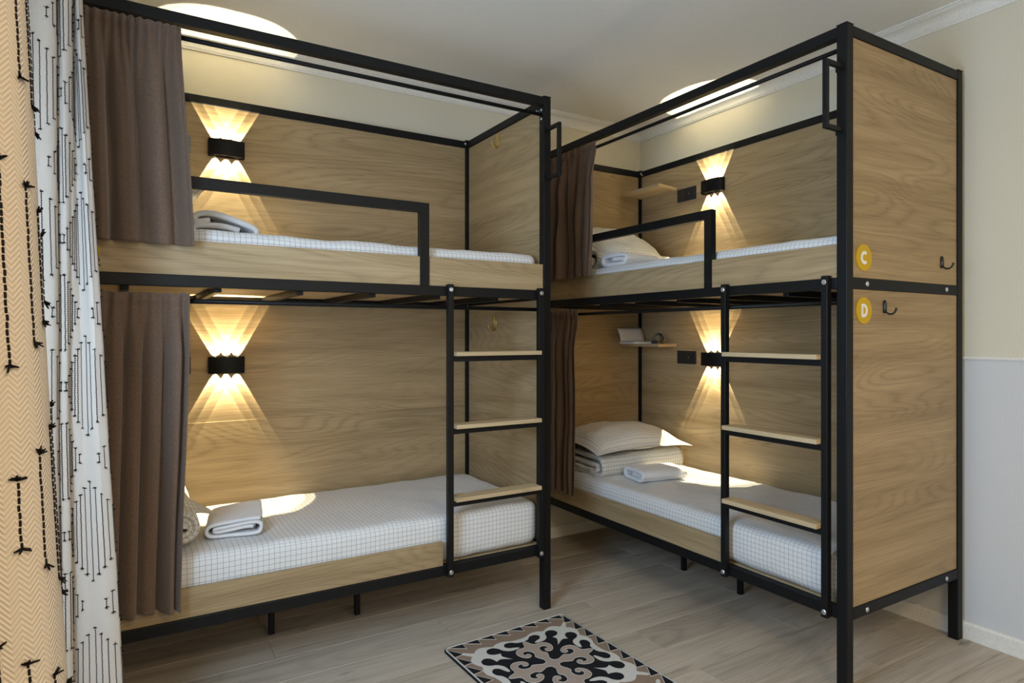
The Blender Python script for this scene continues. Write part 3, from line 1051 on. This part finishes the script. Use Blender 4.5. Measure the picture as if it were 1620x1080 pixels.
def folded(name, path, th, width, m, seed, wob=.003, tuck=.01, n=26):
    """cloth of thickness th following a 2D fold path (x,z), extruded along y (0..width)"""
    path = smooth_path(path)
    k = len(path)
    nor = []
    for i in range(k):
        a, b = path[max(i - 1, 0)], path[min(i + 1, k - 1)]
        t = Vector((b[0] - a[0], b[1] - a[1])).normalized()
        nor.append(Vector((-t.y, t.x)))
    s = [0]
    for i in range(1, k):
        s.append(s[-1] + sqrt((path[i][0] - path[i - 1][0]) ** 2 + (path[i][1] - path[i - 1][1]) ** 2))
    # closed outline
    outl = []
    for i in range(k):
        outl.append((Vector(path[i]) + nor[i] * th / 2, s[i]))
    e = path[-1]
    tt = Vector((nor[-1].y, -nor[-1].x))
    for a in (60, 0, -60):
        outl.append((Vector(e) + (nor[-1] * sin(radians(a)) + tt * cos(radians(a))) * th / 2, s[-1]))
    for i in reversed(range(k)):
        outl.append((Vector(path[i]) - nor[i] * th / 2, s[i] + .001))
    tt = Vector((-nor[0].y, nor[0].x))
    for a in (-60, 0, 60):
        outl.append((Vector(path[0]) + (nor[0] * sin(radians(a)) + tt * cos(radians(a))) * th / 2, 0))
    q = len(outl)
    v, f, uv = [], [], []
    for j in range(n + 1):
        t = j / n
        for i, (p, ss) in enumerate(outl):
            nz = Vector((noise.noise(Vector((p.x * 14, t * 3, seed))), noise.noise(Vector((p.y * 14 + 5, t * 3 + p.x * 6, seed + 9))))) * wob
            e_ = min(t, 1 - t)
            yy = width * t
            rnd = 0
            v.append((p.x + nz.x, yy + wob * 1.5 * noise.noise(Vector((ss * 9, seed, t))), p.y + nz.y))
    for j in range(n):
        for i in range(q):
            i2 = (i + 1) % q
            f.append((j * q + i, j * q + i2, (j + 1) * q + i2, (j + 1) * q + i))
            for ii, jj in ((i, j), (i2, j), (i2, j + 1), (i, j + 1)):
                uv.append((outl[ii][1], jj / n * width))
    # end caps as strips between the two sides
    kk = k
    def cap(j, flip):
        for i in range(k - 1):
            a, b = i, i + 1
            c, d = k + 3 + (k - 1 - (i + 1)), k + 3 + (k - 1 - i)
            qd = (j * q + a, j * q + b, j * q + c, j * q + d)
            if flip:
                qd = tuple(reversed(qd))
            f.append(qd)
            uvq = [(s[a], 0.004), (s[b], 0.004), (s[b], 0.004 + th), (s[a], 0.004 + th)]
            uv.extend(list(reversed(uvq)) if flip else uvq)
    cap(0, False)
    cap(n, True)
    me = bpy.data.meshes.new(name)
    me.from_pydata(v, [], f)
    ul = me.uv_layers.new(name='UVMap')
    for i, c in enumerate(uv):
        ul.data[i].uv = c
    bm = bmesh.new()
    bm.from_mesh(me)
    bmesh.ops.recalc_face_normals(bm, faces=bm.faces)
    bm.to_mesh(me)
    bm.free()
    for p in me.polygons:
        p.use_smooth = True
    me.materials.append(M[m])
    return me

def place(name, me, mtx, label, cat, group=None):
    o = bpy.data.objects.new(name, me)
    COL.objects.link(o)
    o.matrix_world = mtx
    tag(o, label, cat, group)
    return o

# ---- lower left bunk: rolled duvet, pillow on it, folded towel (world coordinates)
def roll_path(r0, r1, turns, n=14):
    pts = []
    k = int(turns * n)
    for i in range(k + 1):
        t = i / k
        a = t * turns * 2 * pi
        rr = r0 + (r1 - r0) * t
        pts.append((rr * cos(a), rr * sin(a) * .96))
    return pts
rollm = folded('rolled_duvet', roll_path(.010, .060, 2.6), .0195, .62, 'duvet', 2, .005)
place('rolled_duvet', rollm, Matrix.Translation((.172, 2.600, .5075 + .071)), 'checked duvet rolled up under the pillow on the lower left bunk', 'duvet', 'checked duvets')
pillow(Matrix.Identity(4), (-.045, 2.905, .672), (3, 6, 24), .50, .62, .10, 4, 'checked pillow on the rolled duvet in the lower left bunk, its corner showing', .045)
tw = [(.125, .020), (.150, .021), (.172, .027), (.176, .036), (.165, .042), (.120, .038), (.070, .030), (.040, .026), (.026, .032), (.030, .041), (.060, .046), (.120, .052), (.178, .055),
      (.197, .046), (.198, .026), (.185, .012), (.150, .008), (.100, .007), (.060, .0065)]
tw2 = [(.185, .035), (.165, .0365), (.110, .030), (.060, .027), (.036, .030), (.030, .036), (.036, .042), (.060, .042), (.110, .047), (.170, .054), (.186, .050)]
# four turns of terry: inner spiral then the outer wrap
tw3 = [(.180, .037), (.150, .038), (.100, .031), (.056, .026), (.040, .031), (.046, .039), (.080, .042), (.140, .050), (.188, .053), (.206, .043), (.205, .022), (.190, .010),
       (.140, .009), (.090, .010), (.050, .009), (.022, .014), (.013, .030), (.020, .046), (.045, .055), (.100, .060), (.160, .066), (.205, .067)]
t1 = folded('folded_towel', tw3, .0118, .27, 'towel', 5, .0022)
place('folded_towel', t1, Matrix.Translation((.245, 2.668, .5060)) @ Matrix.Rotation(radians(-9), 4, 'Z'), 'white folded towel beside the rolled duvet on the lower left bunk', 'towel', 'folded white towels')

# ---- upper left bunk
rollm2 = folded('rolled_duvet', roll_path(.010, .060, 2.6), .0195, .58, 'duvet', 7, .005)
place('rolled_duvet', rollm2, Matrix.Translation((.095, 2.64, 1.6610 + .071)), 'checked duvet rolled up on the upper left bunk, hidden by the brown curtain', 'duvet', 'checked duvets')
pillow(Matrix.Identity(4), (.005, 2.93, 1.845), (0, -2, 2), .50, .60, .11, 9, 'checked pillow corner peeking past the curtain on the upper left bunk', .02)
tu = [(.190, .050), (.150, .058), (.090, .050), (.045, .046), (.030, .056), (.040, .072), (.075, .082), (.130, .075), (.200, .050), (.232, .030), (.230, .014), (.195, .010), (.120, .016), (.050, .022), (.016, .036),
      (.014, .066), (.030, .092), (.070, .104), (.120, .096), (.180, .076)]
tu2 = [(.175, .030), (.120, .040), (.060, .040), (.020, .034), (.012, .018), (.030, .011), (.100, .011), (.190, .010), (.228, .014), (.238, .030), (.222, .046), (.180, .062), (.120, .078), (.070, .085), (.028, .078), (.012, .058), (.030, .052), (.070, .058)]
t2 = folded('folded_towel', tu2, .020, .24, 'towel', 8, .003)
place('folded_towel', t2, Matrix.Translation((.205, 2.69, 1.6635)) @ Matrix.Rotation(radians(2), 4, 'Z'), 'white folded towel on the upper left bunk, sloping down to the right', 'towel', 'folded white towels')

# ---- lower right bunk: folded duvet block, pillow on top, towel in front
dv = [(.40, .030), (.30, .032), (.15, .030), (.075, .034), (.060, .048), (.080, .062), (.20, .064), (.38, .066), (.43, .062), (.455, .045), (.45, .022), (.40, .013), (.25, .012), (.10, .011), (.035, .014), (.012, .040), (.014, .075), (.035, .098), (.10, .108), (.25, .112), (.42, .108)]
dm = folded('folded_duvet', dv, .024, .62, 'duvet', 3, .006)
# local x of the fold runs along +Y, extrusion runs along +X
fm = Matrix(((0, 1, 0, 0), (1, 0, 0, 0), (0, 0, 1, 0), (0, 0, 0, 1)))
place('folded_duvet', dm, Matrix.Translation((2.285, 2.795, .4790)) @ fm, 'checked duvet folded into a block under the pillow on the lower right bunk', 'duvet', 'checked duvets')
pillow(Matrix.Identity(4), (2.585, 3.000, .668), (4, 0, -3), .70, .50, .150, 14, 'plump checked pillow with a flat border on the folded duvet, lower right bunk', .035)
tq = [(.11, .034), (.06, .034), (.030, .030), (.024, .020), (.040, .011), (.10, .010), (.17, .010), (.192, .020), (.193, .040), (.175, .054), (.10, .056), (.045, .056), (.018, .048), (.012, .034), (.020, .026)]
t3 = folded('folded_towel', tq, .0195, .285, 'towel', 12, .003)
place('folded_towel', t3, Matrix.Translation((2.375, 2.572, .4825)) @ Matrix.Rotation(radians(-10), 4, 'Z') @ fm, 'white folded towel in front of the folded duvet, lower right bunk', 'towel', 'folded white towels')

# ---- upper right bunk
dm2 = folded('folded_duvet', dv, .024, .58, 'duvet', 6, .006)
place('folded_duvet', dm2, Matrix.Translation((2.30, 2.86, 1.6570)) @ fm, 'checked duvet folded behind the curtain on the upper right bunk', 'duvet', 'checked duvets')
pillow(Matrix.Identity(4), (2.575, 2.985, 1.815), (34, 0, 3), .57, .46, .15, 21, 'checked pillow leaning on the folded duvet of the upper right bunk', .02)
t4 = folded('folded_towel', tq, .0195, .25, 'towel', 15, .003)
place('folded_towel', t4, Matrix.Translation((2.285, 2.60, 1.6610)) @ Matrix.Rotation(radians(4), 4, 'Z') @ fm, 'white folded towel low beside the pillow on the upper right bunk', 'towel', 'folded white towels')

# ------------------------------------------------------------------ patterned curtains close to the camera
def arclen(path):
    s = [0]
    for a, b in zip(path, path[1:]):
        s.append(s[-1] + (Vector(b) - Vector(a)).length)
    return s
def resample(path, n):
    p = [Vector((a, b)) for a, b in smooth_path(path, 10)]
    s = [0]
    for a, b in zip(p, p[1:]):
        s.append(s[-1] + (b - a).length)
    out, k = [], 0
    for i in range(n + 1):
        t = s[-1] * i / n
        while k < len(p) - 2 and s[k + 1] < t:
            k += 1
        f = (t - s[k]) / max(1e-9, s[k + 1] - s[k])
        out.append(p[k].lerp(p[k + 1], f))
    return out, s[-1]

def patterned_curtain(label, top, bot, zt, zb, u0, c0, zc, pitch, name='patterned_curtain', zlines=(0, 3), ucut=1e9, sgn=1):
    """top/bot: plan polylines; u0: arclength of column c0; zc: height of a P-group centre"""
    n = 200
    pt, lt = resample(top, n)
    pb, lb = resample(bot, n)
    ln = (lt + lb) / 2
    def P(u, z):
        """u arclength in metres, z height"""
        t = (z - zb) / (zt - zb)
        a = max(0, min(n - 1e-6, u / ln * n))
        i = int(a)
        f = a - i
        A = pb[i].lerp(pb[min(i + 1, n)], f)
        B = pt[i].lerp(pt[min(i + 1, n)], f)
        q = A.lerp(B, t)
        w = .0025 * noise.noise(Vector((u * 6, z * 2.3, zc)))
        return Vector((q.x + w, q.y + w, z))
    R = thing(name, label, 'curtain', None, None)
    me = grid_mesh('fabric', lambda a, b: P(a * ln, zb + (zt - zb) * b), 150, 90, lambda a, b: (a * ln, zb + (zt - zb) * b))
    link('fabric', me, 'linen', R, smooth=True, solid=.0012)
    rnd = random.Random(5)
    ncol = int(ln / pitch) + 2
    for ci in range(-60, 60):
        u = u0 + (ci - c0) * pitch
        if u < .002 or u > min(ln - .002, ucut):
            continue
        dist = abs(((ci + 7.5) % 15) - 7.5)
        hP = .131 - .0174 * dist
        hQ = .1065 - hP
        for (hh, off) in ((hP, 0), (hQ, .195)):
            if hh < .006:
                continue
            for kk in range(-4, 6):
                z0 = zc + off + .39 * kk
                if z0 + hh > zlines[1] or z0 - hh < zlines[0]:
                    continue
                mb = MB()
                uu = u + rnd.uniform(-.001, .001)
                def frame(z):
                    p = P(uu, z)
                    du = (P(uu + .001, z) - P(uu - .001, z)).normalized()
                    dz = (P(uu, z + .002) - P(uu, z - .002)).normalized()
                    nn = du.cross(dz).normalized() * sgn
                    return p, du, dz, nn
                z = z0 - hh
                while z < z0 + hh:
                    p, du, dz, nn = frame(z)
                    e = .0042
                    p = p + du * rnd.uniform(-.0004, .0004)
                    w_, h_ = (.00115, .0018) if zlines[1] < 2 else (.0015, .0018)
                    a = [p - du * w_ + nn * .0004, p + nn * h_, p + du * w_ + nn * .0004]
                    b = [q + dz * e for q in a]
                    c1, c2 = p - dz * .0007 + nn * .0004, p + dz * (e + .0007) + nn * .0004
                    mb.face([a[0], a[1], b[1], b[0]])
                    mb.face([a[1], a[2], b[2], b[1]])
                    mb.face([c1, a[1], a[0]])
                    mb.face([c1, a[2], a[1]])
                    mb.face([c2, b[0], b[1]])
                    mb.face([c2, b[1], b[2]])
                    z += .0058
                for ze, s in ((z0 - hh, -1), (z0 + hh, 1)):
                    p, du, dz, nn = frame(ze)
                    for q in range(9):
                        an = rnd.uniform(-1.5, 1.5)
                        ll = rnd.uniform(.003, .0075)
                        d = du * sin(an) * .9 + dz * s * cos(an) * .6 + nn * rnd.uniform(.1, .9)
                        d.normalize()
                        o_ = p + nn * .001
                        x = d.cross(nn)
                        if x.length < 1e-3:
                            x = du
                        x.normalize()
                        x *= .0011
                        y = nn * .0011
                        tip = o_ + d * ll
                        mb.face([o_ - x, o_ + x, tip + x * .6, tip - x * .6])
                        mb.face([o_ - y, o_ + y, tip + y * .6, tip - y * .6])
                link('stitched_line', mb.mesh('stitched_line', False), 'stitch', R)
    return R

# nearest curtain: edge runs from (-.073,.651) at z 1.557 to (-.042,.633) at z 1.002
def edge_near(z):
    return -.0727 + (1.557 - z) * .0560, .651 - (1.557 - z) * .032
def plan_near(z):
    ex, ey = edge_near(z)
    return [(ex - .24, ey + .085), (ex - .16, ey + .075), (ex - .08, ey + .068), (ex - .03, ey + .060), (ex - .006, ey + .040), (ex, ey + .016), (ex - .006, ey - .006), (ex - .022, ey - .017), (ex - .045, ey - .018), (ex - .075, ey - .008), (ex - .10, ey + .004), (ex - .13, ey - .004), (ex - .17, ey - .010), (ex - .24, ey + .01)]
def edge_len(plan):
    p, ln = resample(plan, 400)
    return ln
pn_t, pn_b = plan_near(2.60), plan_near(.02)
# arclength of the rightmost point (index 5 of the plan)
def arc_to(plan, idx):
    sp = smooth_path(plan, 10)
    s = arclen(sp)
    return s[idx * 10]
ua = arc_to(plan_near(1.3), 5)
patterned_curtain('warm-lit herringbone curtain with bold black stitched lines, nearest to us at the left edge', pn_t, pn_b, 2.60, .02,
                  ua + .006, 4, 1.146, .0174, zlines=(.80, 1.80), sgn=-1)

def edge_far(z):
    t = (2.195 - z) / (2.195 - .337)
    return -.103 + .0955 * t, 2.094 - .057 * t
def plan_far(z):
    ex, ey = edge_far(z)
    t = (2.195 - z) / (2.195 - .337)
    w3 = .030 + .085 * t     # width of the right-hand pleat
    w2 = .032 - .004 * t
    dp = .040 - .018 * t
    xa = ex - w3
    xb = xa - w2
    return [(ex - .06, ey + .10), (ex - .02, ey + .075), (ex - .003, ey + .04), (ex, ey + .015), (ex - .006, ey), (ex - .35 * w3, ey - .006), (ex - .75 * w3, ey + .004), (xa + .004, ey + .022), (xa - .004, ey + .022 + dp * .3),
            (xa + .006, ey - .004), (xa - .002, ey - .020), (xa - .55 * w2, ey - .024), (xb + .006, ey - .008), (xb + .000, ey + .006),
            (xb + .007, ey - .022), (xb - .001, ey - .040), (xb - .03, ey - .046), (xb - .07, ey - .030), (xb - .10, ey - .028), (xb - .14, ey - .01)]
ub = arc_to(plan_far(.75), 4)
patterned_curtain('white herringbone curtain with fine black stitched lines, hanging before the left bunk bed', plan_far(2.60), plan_far(.02), 2.60, .02,
                  ub + .050, 0, .758, .0160, zlines=(.05, 2.55), sgn=-1)

# ------------------------------------------------------------------ felt rug
rug = thing('felt_rug', 'black, brown and cream felt rug with scroll ornament lying between the beds', 'rug', None,
            Matrix.Translation((1.415, 2.040, 0.0005)) @ Matrix.Rotation(radians(2.0), 4, 'Z'))
HW, RY1, RY0 = .300, .335, -.897     # half width, far edge, near edge
def rounded_rect(x0, y0, x1, y1, r, n=5):
    pts = []
    for cx, cy, a0 in ((x1 - r, y1 - r, 0), (x0 + r, y1 - r, 90), (x0 + r, y0 + r, 180), (x1 - r, y0 + r, 270)):
        for i in range(n + 1):
            a = radians(a0 + 90 * i / n)
            pts.append((cx + r * cos(a), cy + r * sin(a)))
    return pts
def poly_part(name, pts, z0, z1, m, parent=rug, bevel=.0012):
    bm = bmesh.new()
    vs = [bm.verts.new((x, y, z1)) for x, y in pts]
    f = bm.faces.new(vs)
    if f.normal.z < 0:
        f.normal_flip()
    bm.normal_update()
    if f.normal.z < 0:
        bmesh.ops.reverse_faces(bm, faces=[f])
    top = list(bm.edges)
    ret = bmesh.ops.extrude_edge_only(bm, edges=top)
    for g in ret['geom']:
        if isinstance(g, bmesh.types.BMVert):
            g.co.z = z0
    bmesh.ops.triangulate(bm, faces=[f])
    bmesh.ops.recalc_face_normals(bm, faces=bm.faces)
    me = bpy.data.meshes.new(name)
    bm.to_mesh(me)
    bm.free()
    o = link(name, me, m, parent)
    return o
poly_part('backing', rounded_rect(-HW - .004, RY0 - .004, HW + .004, RY1 + .004, .022), 0, .0065, 'black_felt')
poly_part('field', rounded_rect(-HW, RY0, HW, RY1, .020), .006, .0085, 'brown_felt')
cord = rounded_rect(-HW + .003, RY0 + .003, HW - .003, RY1 - .003, .018, 8)
mb = MB()
mb.tube([(x, y, .0085) for x, y in cord] + [(cord[0][0], cord[0][1], .0085)], .0028, 8)
link('edge_cord', mb.mesh('edge_cord'), 'cream_felt', rug, smooth=True)
# triangle border
def tri_border():
    n = 8
    st = (2 * HW - .03) / n
    for i in range(n):
        xa = -HW + .015 + st * i
        for ye, s in ((RY1 - .007, -1), (RY0 + .007, 1)):
            yield [(xa + .004, ye), (xa + st - .004, ye), (xa + st - .008, ye + s * .040)]
    m_ = int((RY1 - RY0 - .03) / st)
    st2 = (RY1 - RY0 - .03) / m_
    for i in range(m_):
        ya = RY0 + .015 + st2 * i
        for xe, s in ((HW - .007, -1), (-HW + .007, 1)):
            yield [(xe, ya + .004), (xe, ya + st2 - .004), (xe + s * .040, ya + .008)]
bst = MB()
for t in tri_border():
    poly_part('border_triangle', t, .007, .0098, 'black_felt')
    for a, b in ((t[0], t[2]), (t[2], t[1])):
        bst.tube([(a[0], a[1], .0092), (b[0], b[1], .0092)], .0011, 5)
link('border_stitching', bst.mesh('border_stitching'), 'cream_felt', rug)
SZ = .235
def octo(pts_oct):
    """pts of the top side from the axis (x=0) to the diagonal -> closed 8-fold polygon"""
    side = [(-x, y) for x, y in reversed(pts_oct)] + list(pts_oct)[1 if pts_oct[0][0] == 0 else 0:]
    out = []
    for k in range(4):
        a = -pi / 2 * k
        for x, y in side[:-1]:
            out.append((x * cos(a) - y * sin(a), x * sin(a) + y * cos(a)))
    return out
def sm_poly(pts, sub=4):
    n = len(pts)
    o = []
    P = [Vector(p) for p in pts]
    for i in range(n):
        p0, p1, p2, p3 = P[i - 1], P[i], P[(i + 1) % n], P[(i + 2) % n]
        for k in range(sub):
            t = k / sub
            q = .5 * ((2 * p1) + (p2 - p0) * t + (2 * p0 - 5 * p1 + 4 * p2 - p3) * t * t + (3 * p1 - p0 - 3 * p2 + p3) * t ** 3)
            o.append((q.x, q.y))
    return o
white_o = [(0, 1.00), (.16, 1.02), (.30, 1.08), (.44, 1.07), (.54, 1.02), (.62, 1.06), (.76, 1.10), (.87, 1.05), (.93, 1.00), (1.06, 1.10), (1.10, 1.10)]
black_o = [(0, .875), (.12, .90), (.20, .97), (.31, .98), (.37, .91), (.33, .83), (.23, .79), (.16, .745), (.22, .71), (.36, .72), (.46, .80), (.50, .90), (.58, .975), (.69, .96), (.735, .87), (.69, .79),
           (.60, .755), (.545, .745), (.575, .65), (.50, .52), (.455, .455)]
arm = [(0, .86), (.045, .80), (.07, .72), (.12, .675), (.22, .675), (.315, .62), (.345, .52), (.315, .42), (.245, .355), (.175, .365), (.155, .425), (.195, .465), (.235, .44), (.255, .49), (.215, .555), (.14, .555), (.085, .50), (.075, .40), (.12, .33),
       (.095, .25), (.055, .16), (.075, .075)]
for cy in (0.0, -.562):
    T_ = lambda pts: [(x * SZ, y * SZ + cy) for x, y in pts]
    poly_part('cream_medallion', T_(sm_poly(octo(white_o), 3)), .007, .0103, 'cream_felt')
    poly_part('black_medallion', T_(sm_poly(octo(black_o), 3)), .008, .0116, 'black_felt')
    full = []
    for k in range(4):
        a = -pi / 2 * k
        side = [(-x, y) for x, y in reversed(arm)] + arm[1:]
        for x, y in side:
            full.append((x * cos(a) - y * sin(a), x * sin(a) + y * cos(a)))
    poly_part('scroll_motif', T_(sm_poly(full, 3)), .009, .0130, 'beige_felt')
    # stitched cream outline around the scrolls
    mbs = MB()
    q = T_(sm_poly(full, 3))
    mbs.tube([(x, y, .0128) for x, y in q] + [(q[0][0], q[0][1], .0128)], .0011, 5)
    link('outline_stitching', mbs.mesh('outline_stitching'), 'cream_felt', rug, smooth=True)
